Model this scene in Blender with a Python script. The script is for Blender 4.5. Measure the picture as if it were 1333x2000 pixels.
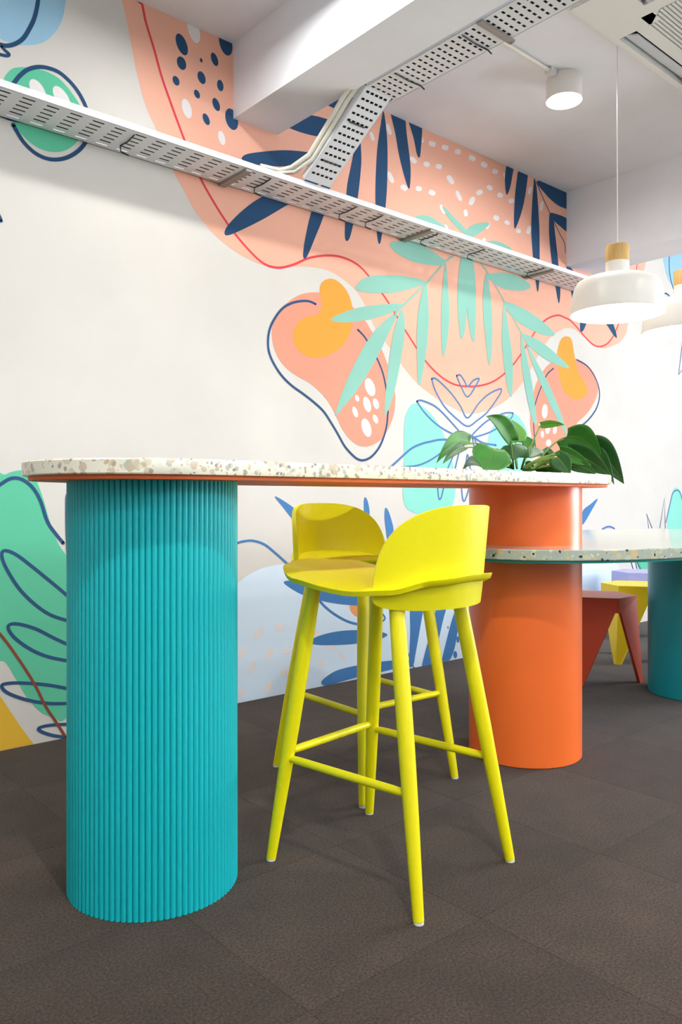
import bpy, bmesh, math, random
from mathutils import Vector, Matrix

# ------------------------------------------------------------------ scene, camera, light
for o in list(bpy.data.objects):
    bpy.data.objects.remove(o)
scene = bpy.context.scene
COL = scene.collection
random.seed(7)

F_PX, HORIZON, CAM_H, YAW = 1550.0, 975.0, 0.95, math.radians(49)
S_, C_ = math.sin(YAW), math.cos(YAW)
cam_d = bpy.data.cameras.new('camera')
cam = bpy.data.objects.new('camera', cam_d)
COL.objects.link(cam)
cam.location = (0, 0, CAM_H)
cam.rotation_euler = (math.pi / 2, 0, -(math.pi / 2 - YAW))
cam_d.sensor_fit = 'VERTICAL'
cam_d.sensor_height = 36.0
cam_d.lens = 36.0 * F_PX / 2000.0
cam_d.shift_y = -(1000 - HORIZON) / 2000.0
cam_d.clip_start = 0.05
scene.camera = cam

scene.view_settings.view_transform = 'Standard'
scene.view_settings.look = 'None'
scene.view_settings.gamma = 1.0
scene.view_settings.use_curve_mapping = False
scene.view_settings.exposure = -0.02

world = bpy.data.worlds.new('world')
scene.world = world
world.use_nodes = True
bg = world.node_tree.nodes['Background']
bg.inputs[0].default_value = (0.85, 0.92, 1.0, 1)
bg.inputs[1].default_value = 0.6

LAMP_STRENGTH = 215.0
PENDANT_STRENGTH = 12.0
# daylight through the window band in the end wall
wl = bpy.data.lights.new('window_and_fill_light', 'AREA')
wl.shape = 'RECTANGLE'
wl.size, wl.size_y = 3.0, 2.0
wl.energy = 320
wl.color = (0.93, 0.96, 1.0)
wlo = bpy.data.objects.new('window_and_fill_light', wl)
COL.objects.link(wlo)
wlo.location = (8.05, -0.9, 1.65)
wlo.rotation_euler = (math.radians(105), 0, math.pi / 2)   # looks along -x, a little upwards


# added front fill light, set in an invented window band opposite the mural
fl = bpy.data.lights.new('window_and_fill_light', 'AREA')
fl.shape = 'RECTANGLE'
fl.size, fl.size_y = 8.0, 2.0
fl.energy = 1200
fl.color = (0.84, 0.92, 1.0)
flo = bpy.data.objects.new('window_and_fill_light', fl)
COL.objects.link(flo)
flo.location = (2.6, -4.4, 1.65)
flo.rotation_euler = (math.radians(130), 0, math.pi)   # looks along +y, a little upwards


def ray(x, y):
    a = (x - 666.5) / F_PX
    return Vector((C_ + a * S_, S_ - a * C_, (HORIZON - y) / F_PX))


def at_n(x, y, n):
    v = ray(x, y)
    return v * (n / v.y) + Vector((0, 0, CAM_H))


def at_z(x, y, z):
    v = ray(x, y)
    return v * ((z - CAM_H) / v.z) + Vector((0, 0, CAM_H))


# ------------------------------------------------------------------ materials
def lin(c):
    if isinstance(c, str):
        c = c.lstrip('#')
        c = [int(c[i:i + 2], 16) / 255 for i in (0, 2, 4)]
    return tuple((v / 12.92 if v <= 0.04045 else ((v + 0.055) / 1.055) ** 2.4) for v in c) + (1,)


MATS = {}


def mat(name, col, rough=0.5, spec=0.5, bump=0.0, bscale=200.0, vary=0.0, vscale=3.0, metal=0.0, emit=None, estr=0.0, sub=0.0, stretch=None):
    if name in MATS:
        return MATS[name]
    m = bpy.data.materials.new(name)
    m.use_nodes = True
    nt = m.node_tree
    b = nt.nodes['Principled BSDF']
    b.inputs['Base Color'].default_value = lin(col)
    b.inputs['Roughness'].default_value = rough
    b.inputs['Specular IOR Level'].default_value = spec
    b.inputs['Metallic'].default_value = metal
    if emit:
        b.inputs['Emission Color'].default_value = emit
        b.inputs['Emission Strength'].default_value = estr
    tc = nt.nodes.new('ShaderNodeTexCoord')
    src = tc.outputs['Object']
    if stretch:
        mp = nt.nodes.new('ShaderNodeMapping')
        mp.inputs['Scale'].default_value = stretch
        nt.links.new(src, mp.inputs[0])
        src = mp.outputs[0]
    n = nt.nodes.new('ShaderNodeTexNoise')
    n.inputs['Scale'].default_value = vscale
    n.inputs['Detail'].default_value = 4
    nt.links.new(src, n.inputs['Vector'])
    mx = nt.nodes.new('ShaderNodeMix')
    mx.data_type = 'RGBA'
    mx.blend_type = 'MULTIPLY'
    c = lin(col)
    mx.inputs[6].default_value = c
    v = vary if vary else 0.03
    mr = nt.nodes.new('ShaderNodeMapRange')
    mr.inputs['From Min'].default_value = 0.3
    mr.inputs['From Max'].default_value = 0.7
    mr.inputs['To Min'].default_value = 1 - v
    mr.inputs['To Max'].default_value = 1 + v
    nt.links.new(n.outputs[0], mr.inputs[0])
    mx.inputs[0].default_value = 1.0
    nt.links.new(mr.outputs[0], mx.inputs[7])
    nt.links.new(mx.outputs[2], b.inputs['Base Color'])
    if bump:
        nb = nt.nodes.new('ShaderNodeTexNoise')
        nb.inputs['Scale'].default_value = bscale
        nb.inputs['Detail'].default_value = 3
        nt.links.new(tc.outputs['Object'], nb.inputs['Vector'])
        bp = nt.nodes.new('ShaderNodeBump')
        bp.inputs['Strength'].default_value = bump
        bp.inputs['Distance'].default_value = 0.002
        nt.links.new(nb.outputs[0], bp.inputs['Height'])
        nt.links.new(bp.outputs[0], b.inputs['Normal'])
    MATS[name] = m
    return m


def carpet_mat(name, base, light):
    m = bpy.data.materials.new(name)
    m.use_nodes = True
    nt = m.node_tree
    b = nt.nodes['Principled BSDF']
    b.inputs['Roughness'].default_value = 0.95
    b.inputs['Specular IOR Level'].default_value = 0.15
    b.inputs['Sheen Weight'].default_value = 0.12
    g = nt.nodes.new('ShaderNodeNewGeometry')
    n1 = nt.nodes.new('ShaderNodeTexNoise')
    n1.inputs['Scale'].default_value = 170
    n1.inputs['Detail'].default_value = 9
    n1.inputs['Roughness'].default_value = 0.85
    n2 = nt.nodes.new('ShaderNodeTexNoise')
    n2.inputs['Scale'].default_value = 7
    n2.inputs['Detail'].default_value = 4
    for n in (n1, n2):
        nt.links.new(g.outputs['Position'], n.inputs['Vector'])
    r = nt.nodes.new('ShaderNodeValToRGB')
    r.color_ramp.elements[0].position = 0.40
    r.color_ramp.elements[0].color = lin(base)
    r.color_ramp.elements[1].position = 0.64
    r.color_ramp.elements[1].color = lin(light)
    nt.links.new(n1.outputs[0], r.inputs[0])
    mr = nt.nodes.new('ShaderNodeMapRange')
    mr.inputs['From Min'].default_value = 0.3
    mr.inputs['From Max'].default_value = 0.7
    mr.inputs['To Min'].default_value = 0.82
    mr.inputs['To Max'].default_value = 1.15
    nt.links.new(n2.outputs[0], mr.inputs[0])
    mx = nt.nodes.new('ShaderNodeMix')
    mx.data_type = 'RGBA'
    mx.blend_type = 'MULTIPLY'
    mx.inputs[0].default_value = 1
    nt.links.new(r.outputs[0], mx.inputs[6])
    nt.links.new(mr.outputs[0], mx.inputs[7])
    nt.links.new(mx.outputs[2], b.inputs['Base Color'])
    bp = nt.nodes.new('ShaderNodeBump')
    bp.inputs['Strength'].default_value = 0.2
    bp.inputs['Distance'].default_value = 0.003
    nt.links.new(n1.outputs[0], bp.inputs['Height'])
    nt.links.new(bp.outputs[0], b.inputs['Normal'])
    return m


def terrazzo(name, base, chips, scale, thr, rough):
    """chips: list of colours; three voronoi layers of different sizes"""
    m = bpy.data.materials.new(name)
    m.use_nodes = True
    nt = m.node_tree
    b = nt.nodes['Principled BSDF']
    b.inputs['Roughness'].default_value = rough
    g = nt.nodes.new('ShaderNodeNewGeometry')
    nz = nt.nodes.new('ShaderNodeTexNoise')
    nz.inputs['Scale'].default_value = 45
    nt.links.new(g.outputs['Position'], nz.inputs['Vector'])
    ad = nt.nodes.new('ShaderNodeMixRGB')
    ad.blend_type = 'ADD'
    ad.inputs[0].default_value = 0.012
    nt.links.new(g.outputs['Position'], ad.inputs[1])
    nt.links.new(nz.outputs['Color'], ad.inputs[2])
    prev = None
    for i, (sc, th, cs) in enumerate(zip(scale, thr, chips)):
        v = nt.nodes.new('ShaderNodeTexVoronoi')
        v.inputs['Scale'].default_value = sc
        off = nt.nodes.new('ShaderNodeVectorMath')
        off.operation = 'ADD'
        off.inputs[1].default_value = (3.1 * i, 1.7 * i, 5.3 * i)
        nt.links.new(ad.outputs[0], off.inputs[0])
        nt.links.new(off.outputs[0], v.inputs['Vector'])
        sp = nt.nodes.new('ShaderNodeSeparateColor')
        nt.links.new(v.outputs['Color'], sp.inputs[0])
        ramp = nt.nodes.new('ShaderNodeValToRGB')
        ramp.color_ramp.interpolation = 'CONSTANT'
        els = ramp.color_ramp.elements
        els[0].position = 0
        els[0].color = lin(cs[0])
        els[1].position = 1.0 / len(cs)
        els[1].color = lin(cs[min(1, len(cs) - 1)])
        for k in range(2, len(cs)):
            e = els.new(k / len(cs))
            e.color = lin(cs[k])
        nt.links.new(sp.outputs[0], ramp.inputs[0])
        # chip radius depends on a random number per cell
        mul = nt.nodes.new('ShaderNodeMath')
        mul.operation = 'MULTIPLY'
        mul.inputs[1].default_value = th
        nt.links.new(sp.outputs[1], mul.inputs[0])
        lt = nt.nodes.new('ShaderNodeMath')
        lt.operation = 'LESS_THAN'
        nt.links.new(v.outputs['Distance'], lt.inputs[0])
        nt.links.new(mul.outputs[0], lt.inputs[1])
        mx = nt.nodes.new('ShaderNodeMixRGB')
        nt.links.new(lt.outputs[0], mx.inputs[0])
        if prev is None:
            mx.inputs[1].default_value = lin(base)
        else:
            nt.links.new(prev.outputs[0], mx.inputs[1])
        nt.links.new(ramp.outputs[0], mx.inputs[2])
        prev = mx
    nt.links.new(prev.outputs[0], b.inputs['Base Color'])
    return m


M_WALL = mat('painted_wall', '#d9d5ce', 0.8, 0.2, bump=0.05, bscale=120)
M_CEIL = mat('ceiling_paint', '#f3f5fb', 0.9, 0.2)
M_WHITE_METAL = mat('white_powder_coat', '#e4e6ea', 0.45, 0.4)
M_GREY_METAL = mat('galvanised_strut', '#9b948f', 0.5, 0.4, metal=0.2)
M_BLACK = mat('black_plastic', '#16161a', 0.5)
M_CABLE = mat('grey_cable', '#303036', 0.6)
M_CREAM_CABLE = mat('cream_cable', '#f0eee2', 0.5)
M_YELLOW = mat('yellow_plastic', '#f0e508', 0.42, 0.4, vary=0.01)
M_YELLOW_LEG = mat('yellow_painted_wood', '#eee206', 0.38, 0.45, vary=0.03)
M_ORANGE = mat('orange_laminate', '#fa7430', 0.3, 0.5, vary=0.02)
M_ORANGE_P = mat('orange_panel', '#f0743a', 0.6, 0.4)
M_TEAL = mat('teal_painted_flutes', '#08b4ba', 0.45, 0.45, vary=0.02)
M_TEAL_D = mat('dark_teal_laminate', '#0a96a0', 0.35, 0.5)
M_TEAL_P = mat('teal_panel', '#0f9c94', 0.5, 0.4)
M_RED = mat('red_painted_wood', '#cf4522', 0.4, 0.45)
M_STYEL = mat('mustard_painted_wood', '#f2d21c', 0.45, 0.4)
M_LAV = mat('lavender_painted_wood', '#b3b4ea', 0.45, 0.4)
M_GLIDE = mat('white_nylon', '#e9e7df', 0.5)
M_WOOD = mat('pale_beech_wood', '#d8b06c', 0.5, 0.35, vary=0.12, vscale=18, stretch=(6, 6, 0.6))
M_SHADE = mat('white_lacquered_shade', '#efebe2', 0.35, 0.5)
M_EMIT = mat('pendant_diffuser', '#ffffff', 0.5, emit=(1, 0.985, 0.96, 1), estr=PENDANT_STRENGTH)
M_LAMP = mat('ceiling_lamp_diffuser', '#ffffff', 0.5, emit=(1, 0.982, 0.955, 1), estr=LAMP_STRENGTH)
M_SOIL = mat('potting_soil', '#2b211a', 0.95, 0.1, bump=0.8, bscale=60, vary=0.3, vscale=50)
M_LEAF = mat('green_leaf', '#3a7a2a', 0.48, 0.35, vary=0.22, vscale=14)
M_LEAF_D = mat('dark_green_leaf', '#265824', 0.42, 0.4, vary=0.2, vscale=14)
M_LEAF_L = mat('young_green_leaf', '#6cab3a', 0.35, 0.5, vary=0.12, vscale=14)
M_STEM = mat('green_stem', '#6d8c34', 0.45, 0.4, vary=0.15, vscale=20)
M_AC = mat('ivory_plastic', '#ecece6', 0.5, 0.4)
M_VANE = mat('pale_grey_vane', '#d5dbe0', 0.4, 0.4)
M_DARK = mat('dark_recess', '#3a3836', 0.8)
M_CARPETS = [carpet_mat('brown_carpet_a', '#1c120c', '#56473b'), carpet_mat('brown_carpet_b', '#1f150f', '#5d4d41')]
M_TERR = terrazzo('cream_terrazzo', '#e9e6d2',
                  [['#d6cfb6', '#d3c6ac', '#cdbfa6', '#dcd9c6'], ['#aba795', '#c8b89a', '#d3c3a6', '#b9bcab'], ['#8f9083', '#b8a488', '#d3c7ae', '#dedac6']],
                  [34, 52, 85], [0.55, 0.50, 0.42], 0.3)
M_TERR_G = terrazzo('grey_terrazzo', '#aab4a6',
                    [['#c2c4a2', '#cdb888', '#b9c1ac', '#b2b9a9'], ['#d8b880', '#d2d1ba', '#cdcba2', '#a6af9f'], ['#3b3b35', '#d0b680', '#c3c8b0', '#b5bda8']],
                    [34, 52, 75], [0.62, 0.55, 0.42], 0.12)

# ------------------------------------------------------------------ mesh helpers


def link(name, me, m=None, parent=None):
    o = bpy.data.objects.new(name, me)
    COL.objects.link(o)
    if m is not None and me is not None:
        me.materials.append(m)
    if parent is not None:
        o.parent = parent
    return o


def from_bm(name, bm, m=None, parent=None, smooth=None):
    bmesh.ops.recalc_face_normals(bm, faces=bm.faces)
    me = bpy.data.meshes.new(name)
    bm.to_mesh(me)
    bm.free()
    if smooth is not None:
        for p in me.polygons:
            p.use_smooth = True
        me.set_sharp_from_angle(angle=math.radians(smooth))
    return link(name, me, m, parent)


def add_box(bm, lo, hi):
    x0, y0, z0 = lo
    x1, y1, z1 = hi
    vs = [bm.verts.new(p) for p in ((x0, y0, z0), (x1, y0, z0), (x1, y1, z0), (x0, y1, z0), (x0, y0, z1), (x1, y0, z1), (x1, y1, z1), (x0, y1, z1))]
    for f in ((0, 3, 2, 1), (4, 5, 6, 7), (0, 1, 5, 4), (1, 2, 6, 5), (2, 3, 7, 6), (3, 0, 4, 7)):
        bm.faces.new([vs[i] for i in f])
    return vs


def box(name, lo, hi, m, parent=None, bevel=0.0):
    bm = bmesh.new()
    add_box(bm, lo, hi)
    if bevel:
        bmesh.ops.bevel(bm, geom=list(bm.edges), offset=bevel, segments=2, affect='EDGES', profile=0.5)
    return from_bm(name, bm, m, parent, 40 if bevel else None)


def lathe(name, prof, m, parent=None, seg=48, center=(0, 0, 0), smooth=40):
    """prof: list of (r, z)"""
    bm = bmesh.new()
    rings = []
    for r, z in prof:
        if r < 1e-6:
            rings.append([bm.verts.new((center[0], center[1], center[2] + z))])
        else:
            rings.append([bm.verts.new((center[0] + r * math.cos(2 * math.pi * k / seg), center[1] + r * math.sin(2 * math.pi * k / seg), center[2] + z)) for k in range(seg)])
    for a, b in zip(rings, rings[1:]):
        for k in range(seg):
            k2 = (k + 1) % seg
            if len(a) == 1 and len(b) == 1:
                continue
            if len(a) == 1:
                bm.faces.new((a[0], b[k], b[k2]))
            elif len(b) == 1:
                bm.faces.new((a[k], a[k2], b[0]))
            else:
                bm.faces.new((a[k], a[k2], b[k2], b[k]))
    return from_bm(name, bm, m, parent, smooth)


def add_tube(bm, pts, radii, seg=12, cap=True):
    pts = [Vector(p) for p in pts]
    if not isinstance(radii, (list, tuple)):
        radii = [radii] * len(pts)
    rings = []
    up = None
    for i, p in enumerate(pts):
        t = (pts[min(i + 1, len(pts) - 1)] - pts[max(i - 1, 0)]).normalized()
        if up is None:
            up = Vector((0, 0, 1)) if abs(t.z) < 0.9 else Vector((1, 0, 0))
        x = t.cross(up)
        if x.length < 1e-4:
            x = t.cross(Vector((0, 1, 0)))
        x.normalize()
        y = x.cross(t).normalized()
        up = y
        rings.append([bm.verts.new(p + (x * math.cos(2 * math.pi * k / seg) + y * math.sin(2 * math.pi * k / seg)) * radii[i]) for k in range(seg)])
    for a, b in zip(rings, rings[1:]):
        for k in range(seg):
            bm.faces.new((a[k], a[(k + 1) % seg], b[(k + 1) % seg], b[k]))
    if cap:
        bm.faces.new(rings[0])
        bm.faces.new(rings[-1])


def tube(name, pts, radii, m, parent=None, seg=12):
    bm = bmesh.new()
    add_tube(bm, pts, radii, seg)
    return from_bm(name, bm, m, parent, 50)


def slab(name, outline, z0, z1, m, parent=None, ch=0.003):
    """extruded outline (list of xy) with chamfered rims"""
    bm = bmesh.new()
    n = len(outline)
    cx = sum(p[0] for p in outline) / n
    cy = sum(p[1] for p in outline) / n

    def ring(off, z):
        r = []
        for x, y in outline:
            d = math.hypot(x - cx, y - cy)
            k = (d - off) / d
            r.append(bm.verts.new((cx + (x - cx) * k, cy + (y - cy) * k, z)))
        return r
    rs = [ring(ch, z0), ring(0, z0 + ch), ring(0, z1 - ch), ring(ch, z1)]
    for a, b in zip(rs, rs[1:]):
        for k in range(n):
            bm.faces.new((a[k], a[(k + 1) % n], b[(k + 1) % n], b[k]))
    bm.faces.new(rs[0])
    bm.faces.new(rs[-1])
    return from_bm(name, bm, m, parent, 35)


def thing(name, label, cat, loc=(0, 0, 0), rz=0.0, group=None):
    o = link(name, None)
    o.location = loc
    o.rotation_euler = (0, 0, rz)
    o.empty_display_size = 0.1
    return tag(o, label, cat, group)


def tag(o, label, cat, group=None):
    o['label'] = label
    o['category'] = cat
    if group:
        o['group'] = group
    return o


def struct(o, label=None):
    o['kind'] = 'structure'
    if label:
        o['label'] = label
    return o


def copy_tree(o, parent=None):
    c = o.copy()
    COL.objects.link(c)
    c.parent = parent
    for ch in list(o.children):
        copy_tree(ch, c)
    return c


# ------------------------------------------------------------------ room shell
N_WALL, Z_CEIL, U0, U1, N0 = 3.104, 3.06, -3.0, 8.2, -4.5
floor = struct(box('floor', (U0 - .1, N0 - .1, -0.1), (U1 + .1, N_WALL + .1, -0.006), M_CARPETS[0]), 'dark brown carpet tile floor')
# carpet tiles, half a metre, laid on the grid whose seams the photo shows
tile_me = None
for i in range(-3, 14):
    for j in range(-5, 5):
        x0, y0 = 1.419 + 0.5 * (i - 2), 1.150 + 0.5 * j
        y1 = min(y0 + 0.5, N_WALL)
        if y1 - y0 < 0.05:
            continue
        key = (i + j) % 2
        if y1 - y0 > 0.499 and tile_me and key in tile_me:
            o = link('carpet_tile', tile_me[key], None, floor)
        else:
            bm = bmesh.new()
            add_box(bm, (0.0001, 0.0001, -0.006), (0.4999, y1 - y0 - 0.0001, 0.0))
            top = [e for e in bm.edges if all(v.co.z > -0.001 for v in e.verts)]
            bmesh.ops.bevel(bm, geom=top, offset=0.0006, segments=1, affect='EDGES')
            o = from_bm('carpet_tile', bm, M_CARPETS[key], floor)
            if y1 - y0 > 0.499:
                tile_me = tile_me or {}
                tile_me[key] = o.data
        o.location = (x0, y0, 0)
bm = bmesh.new()
XA, XB, YA = 1.419 + 0.5 * (-5), 1.419 + 0.5 * 12, 1.15 - 2.5
add_box(bm, (U0, N0, -0.006), (U1, YA, 0))
add_box(bm, (U0, YA, -0.006), (XA, N_WALL, 0))
add_box(bm, (XB, YA, -0.006), (U1, N_WALL, 0))
o = from_bm('carpet_field', bm, M_CARPETS[0], floor)
o['kind'] = 'stuff'

ceiling = struct(box('ceiling', (U0 - .1, N0 - .1, Z_CEIL), (U1 + .1, N_WALL + .1, Z_CEIL + .1), M_CEIL), 'flat white painted ceiling')
wall_back = struct(box('wall_back', (U0 - .1, N_WALL, -.1), (U1 + .1, N_WALL + .1, Z_CEIL), M_WALL), 'cream wall with a painted botanical mural')
struct(box('wall_left', (U0 - .1, N0, -.1), (U0, N_WALL, Z_CEIL), M_WALL))
bm = bmesh.new()
add_box(bm, (U0 - .1, N0 - .1, -.1), (-1.5, N0, Z_CEIL))
add_box(bm, (6.7, N0 - .1, -.1), (U1 + .1, N0, Z_CEIL))
add_box(bm, (-1.5, N0 - .1, -.1), (6.7, N0, .6))
add_box(bm, (-1.5, N0 - .1, 2.7), (6.7, N0, Z_CEIL))
struct(from_bm('wall_front', bm, M_WALL))
bm = bmesh.new()
for k in range(7):
    x = -1.5 + 8.2 * k / 6
    add_box(bm, (x - .03, N0 - .07, .6), (x + .03, N0 - .02, 2.7))
for z in (.625, 2.675):
    add_box(bm, (-1.5, N0 - .07, z - .025), (6.7, N0 - .02, z + .025))
struct(from_bm('window_added', bm, M_WHITE_METAL), 'added white framed window band behind the camera')  # invented window band, added to go with the front fill light
bm = bmesh.new()
WN0, WN1, WZ0, WZ1 = -2.3, 2.9, 0.6, 2.7
add_box(bm, (U1, N0, -.1), (U1 + .12, WN0, Z_CEIL))
add_box(bm, (U1, WN1, -.1), (U1 + .12, N_WALL, Z_CEIL))
add_box(bm, (U1, WN0, -.1), (U1 + .12, WN1, WZ0))
add_box(bm, (U1, WN0, WZ1), (U1 + .12, WN1, Z_CEIL))
struct(from_bm('wall_right', bm, M_WALL))
bm = bmesh.new()
for k in range(5):
    y = WN0 + (WN1 - WN0) * k / 4
    add_box(bm, (U1 + .03, y - .03, WZ0), (U1 + .08, y + .03, WZ1))
for z in (WZ0 + .025, WZ1 - .025):
    add_box(bm, (U1 + .03, WN0, z - .025), (U1 + .08, WN1, z + .025))
struct(from_bm('window_1', bm, M_WHITE_METAL), 'added white framed window band behind the camera')

BEAM_U0, BEAM_U1, BEAM_Z = 2.035, 2.288, 2.713
struct(box('trim_1', (BEAM_U0, N0, BEAM_Z), (BEAM_U1, N_WALL, Z_CEIL), M_CEIL), 'white ceiling beam running out from the mural wall')
struct(box('trim_2', (4.755, N0, 2.553), (5.075, N_WALL, Z_CEIL), M_CEIL), 'deep white soffit beam beyond the pendant lamps')

# ------------------------------------------------------------------ mural painted on wall_back
PAINT = {k: mat('mural_' + k, c, 0.8, 0.2) for k, c in dict(
    salmon='#f3b79f', berry='#f89c84', orange='#fba344', navy='#2c4f74', green='#8fc6b6', mint='#8fdccb', bluegreen='#63c6a0',
    line='#5780b4', lnavy='#33567f', red='#df4b53', sky='#dbeefe', blue='#4a80ba', white='#ece7e6', skyd='#9ec9e2', brown='#8c4a38', mustard='#e8b83c', peach='#f5a468').items()}


def Z(ox, oy, s, txt):
    return [(ox + s * float(a), oy + s * float(b)) for a, b in (p.split(',') for p in txt.split())]


ZONE = dict(a=(0, 0, .5251), b=(633, 0, .5251), c=(433, 480, .6752), d=(0, 860, .5251), e=(450, 940, .4501), f=(833, 780, .3751),
            g=(1033, 340, .2251), h=(1083, 780, .1875), i=(560, 40, .27), j=(0, 0, .2251), k=(220, 20, .195), l=(640, 380, .3151),
            m=(640, 200, .36), n=(500, 520, .24), o=(560, 1150, .3), p=(530, 970, .18), q=(1083, 1060, .1875), s=(840, 790, .15), x=(0, 0, 1))


def wall_pt(p):
    w = at_n(p[0], p[1], N_WALL)
    return w.x, min(max(w.z, 0.001), Z_CEIL - 0.001)


def spline(pts, closed, sub=6):
    n = len(pts)
    out = []
    rng = range(n) if closed else range(n - 1)
    for i in rng:
        p0 = pts[(i - 1) % n] if closed or i > 0 else pts[i]
        p1, p2 = pts[i], pts[(i + 1) % n]
        p3 = pts[(i + 2) % n] if closed or i + 2 < n else p2
        for k in range(sub):
            t = k / sub
            out.append(tuple(0.5 * ((2 * p1[c]) + (-p0[c] + p2[c]) * t + (2 * p0[c] - 5 * p1[c] + 4 * p2[c] - p3[c]) * t * t + (-p0[c] + 3 * p1[c] - 3 * p2[c] + p3[c]) * t ** 3) for c in (0, 1)))
    if not closed:
        out.append(pts[-1])
    return out


LCOUNT = {}


def layer_y(layer):
    # paint layers lie a hair apart so that no two shapes are coplanar
    LCOUNT[layer] = LCOUNT.get(layer, 0) + 1
    return N_WALL - 0.0003 - 0.00035 * layer - 4e-6 * LCOUNT[layer]


def wall_poly(name, uz, colour, layer):
    y = layer_y(layer)
    me = bpy.data.meshes.new(name)
    # no consecutive duplicates
    q = []
    for p in uz:
        if not q or math.hypot(p[0] - q[-1][0], p[1] - q[-1][1]) > 1e-5:
            q.append(p)
    bm = bmesh.new()
    f = bm.faces.new([bm.verts.new((p[0], y, p[1])) for p in q])
    f.normal_update()
    if f.normal.y > 0:
        f.normal_flip()
    bmesh.ops.triangulate(bm, faces=[f], ngon_method='EAR_CLIP')
    bm.to_mesh(me)
    bm.free()
    return link(name, me, PAINT[colour], wall_back)


def blob(colour, zone, txt, layer=1, name='painted_shape', sub=6):
    pts = Z(*ZONE[zone], txt)
    return wall_poly(name, [wall_pt(p) for p in spline(pts, True, sub)], colour, layer)


def poly(colour, zone, txt, layer=1, name='painted_shape'):
    return wall_poly(name, [wall_pt(p) for p in Z(*ZONE[zone], txt)], colour, layer)


def leaf2(colour, zone, txt, layer=3):
    return blob(colour, zone, txt, layer, 'painted_leaf', 5)


def stroke(colour, zone, txt, w, layer=4, closed=False, sub=6):
    pts = spline(Z(*ZONE[zone], txt), closed, sub)
    uz = [Vector(wall_pt(p)) for p in pts]
    if closed:
        uz.append(uz[0])
    y = layer_y(layer)
    bm = bmesh.new()
    prev = None
    n = len(uz)
    for i, p in enumerate(uz):
        t = uz[min(i + 1, n - 1)] - uz[max(i - 1, 0)]
        if t.length < 1e-6:
            continue
        t.normalize()
        d = Vector((-t.y, t.x)) * w / 2
        a = bm.verts.new((p.x + d.x, y, p.y + d.y))
        b = bm.verts.new((p.x - d.x, y, p.y - d.y))
        if prev:
            bm.faces.new((prev[0], prev[1], b, a))
        prev = (a, b)
    if not closed:
        for p in (uz[0], uz[-1]):
            bm.faces.new([bm.verts.new((p.x + w / 2 * math.cos(k * math.pi / 5), y, p.y + w / 2 * math.sin(k * math.pi / 5))) for k in range(10)])
    for f in bm.faces:
        f.normal_update()
        if f.normal.y > 0:
            f.normal_flip()
    me = bpy.data.meshes.new('painted_line')
    bm.to_mesh(me)
    bm.free()
    return link('painted_line', me, PAINT[colour], wall_back)


def oval(colour, zone, x0, y0, x1, y1, w, layer=3, name='painted_dot', e=2.0):
    cx, cy = (x0 + x1) / 2, (y0 + y1) / 2
    ax, ay = (x1 - x0) / 2, (y1 - y0) / 2
    L = math.hypot(ax, ay)
    bx, by = -ay / L * w / 2, ax / L * w / 2
    pts = []
    for k in range(20):
        c, s = math.cos(2 * math.pi * k / 20), math.sin(2 * math.pi * k / 20)
        c, s = math.copysign(abs(c) ** (2 / e), c), math.copysign(abs(s) ** (2 / e), s)
        pts.append('%f,%f' % (cx + ax * c + bx * s, cy + ay * c + by * s))
    return poly(colour, zone, ' '.join(pts), layer, name)


def dash(zone, cx, cy, ang, ln, w, layer=3):
    a = math.radians(ang)
    dx, dy = math.cos(a) * ln / 2, math.sin(a) * ln / 2
    return oval('white', zone, cx - dx, cy - dy, cx + dx, cy + dy, w, layer, 'painted_dash', 2.8)


# upper left: pale blue drop and green fruit
blob('skyd', 'j', '-80,-90 250,-110 570,-90 565,40 545,150 500,250 420,340 320,385 220,392 150,388 60,362 0,335 -80,290')
stroke('navy', 'j', '335,-60 325,40 297,160 255,250 200,335 130,382 60,398 0,387 -80,360', .0155)
stroke('navy', 'j', '10,400 45,440 78,470 60,485 0,474 -60,460', .012)
blob('bluegreen', 'j', '35,690 60,640 110,595 190,583 270,590 350,603 430,633 510,680 580,750 640,830 690,910 712,1010 715,1100 690,1190 650,1250 580,1300 500,1320 400,1310 300,1265 210,1190 150,1120 110,1050 70,900 38,770')
oval('white', 'j', 270, 690, 385, 890, 110, 2)
oval('white', 'j', 470, 750, 600, 950, 105, 2)
stroke('navy', 'j', '100,750 125,715 170,660 240,605 330,582 420,592 510,627 590,692 660,772 710,852 745,930 775,1030 780,1130 750,1220 690,1300 600,1360 500,1385 400,1375 300,1325 210,1240 150,1150 115,1085', .0155)
stroke('navy', 'j', '-60,975 0,1000 90,1035 175,1050', .014)
stroke('lnavy', 'x', '-8,410 0,425 2,432', .012)

# the big salmon field
blob('salmon', 'x', '232,-40 240,8 246,32 257,89 270,152 286,210 305,252 336,328 357,368 383,415 415,454 452,486 488,507 515,518 545,524 575,521 605,521 640,528 672,546 698,571 716,600 733,640 752,666 780,705 812,745 845,772 880,794 913,808 950,803 985,785 1013,758 1035,725 1055,690 1075,660 1096,645 1110,641 1125,645 1150,665 1175,680 1191,678 1212,668 1224,650 1228,630 1240,585 1256,540 1263,500 1262,440 1262,300 1110,200 760,130 500,0 300,-90', 1, 'painted_shape', 5)
stroke('red', 'x', '272,-20 280,20 286,47 302,100 315,147 331,194 362,278 388,341 420,399 451,446 483,485 514,514 543,523 573,517 604,504 640,499 670,503 700,518 725,545 757,588 798,655 838,713 879,747 919,755 960,747 993,723 1020,689 1047,646 1066,625 1088,616 1103,620 1119,630 1145,660 1159,673 1171,677 1184,673 1195,662 1206,640 1225,585 1242,534 1246,505', .0115, 2)
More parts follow.
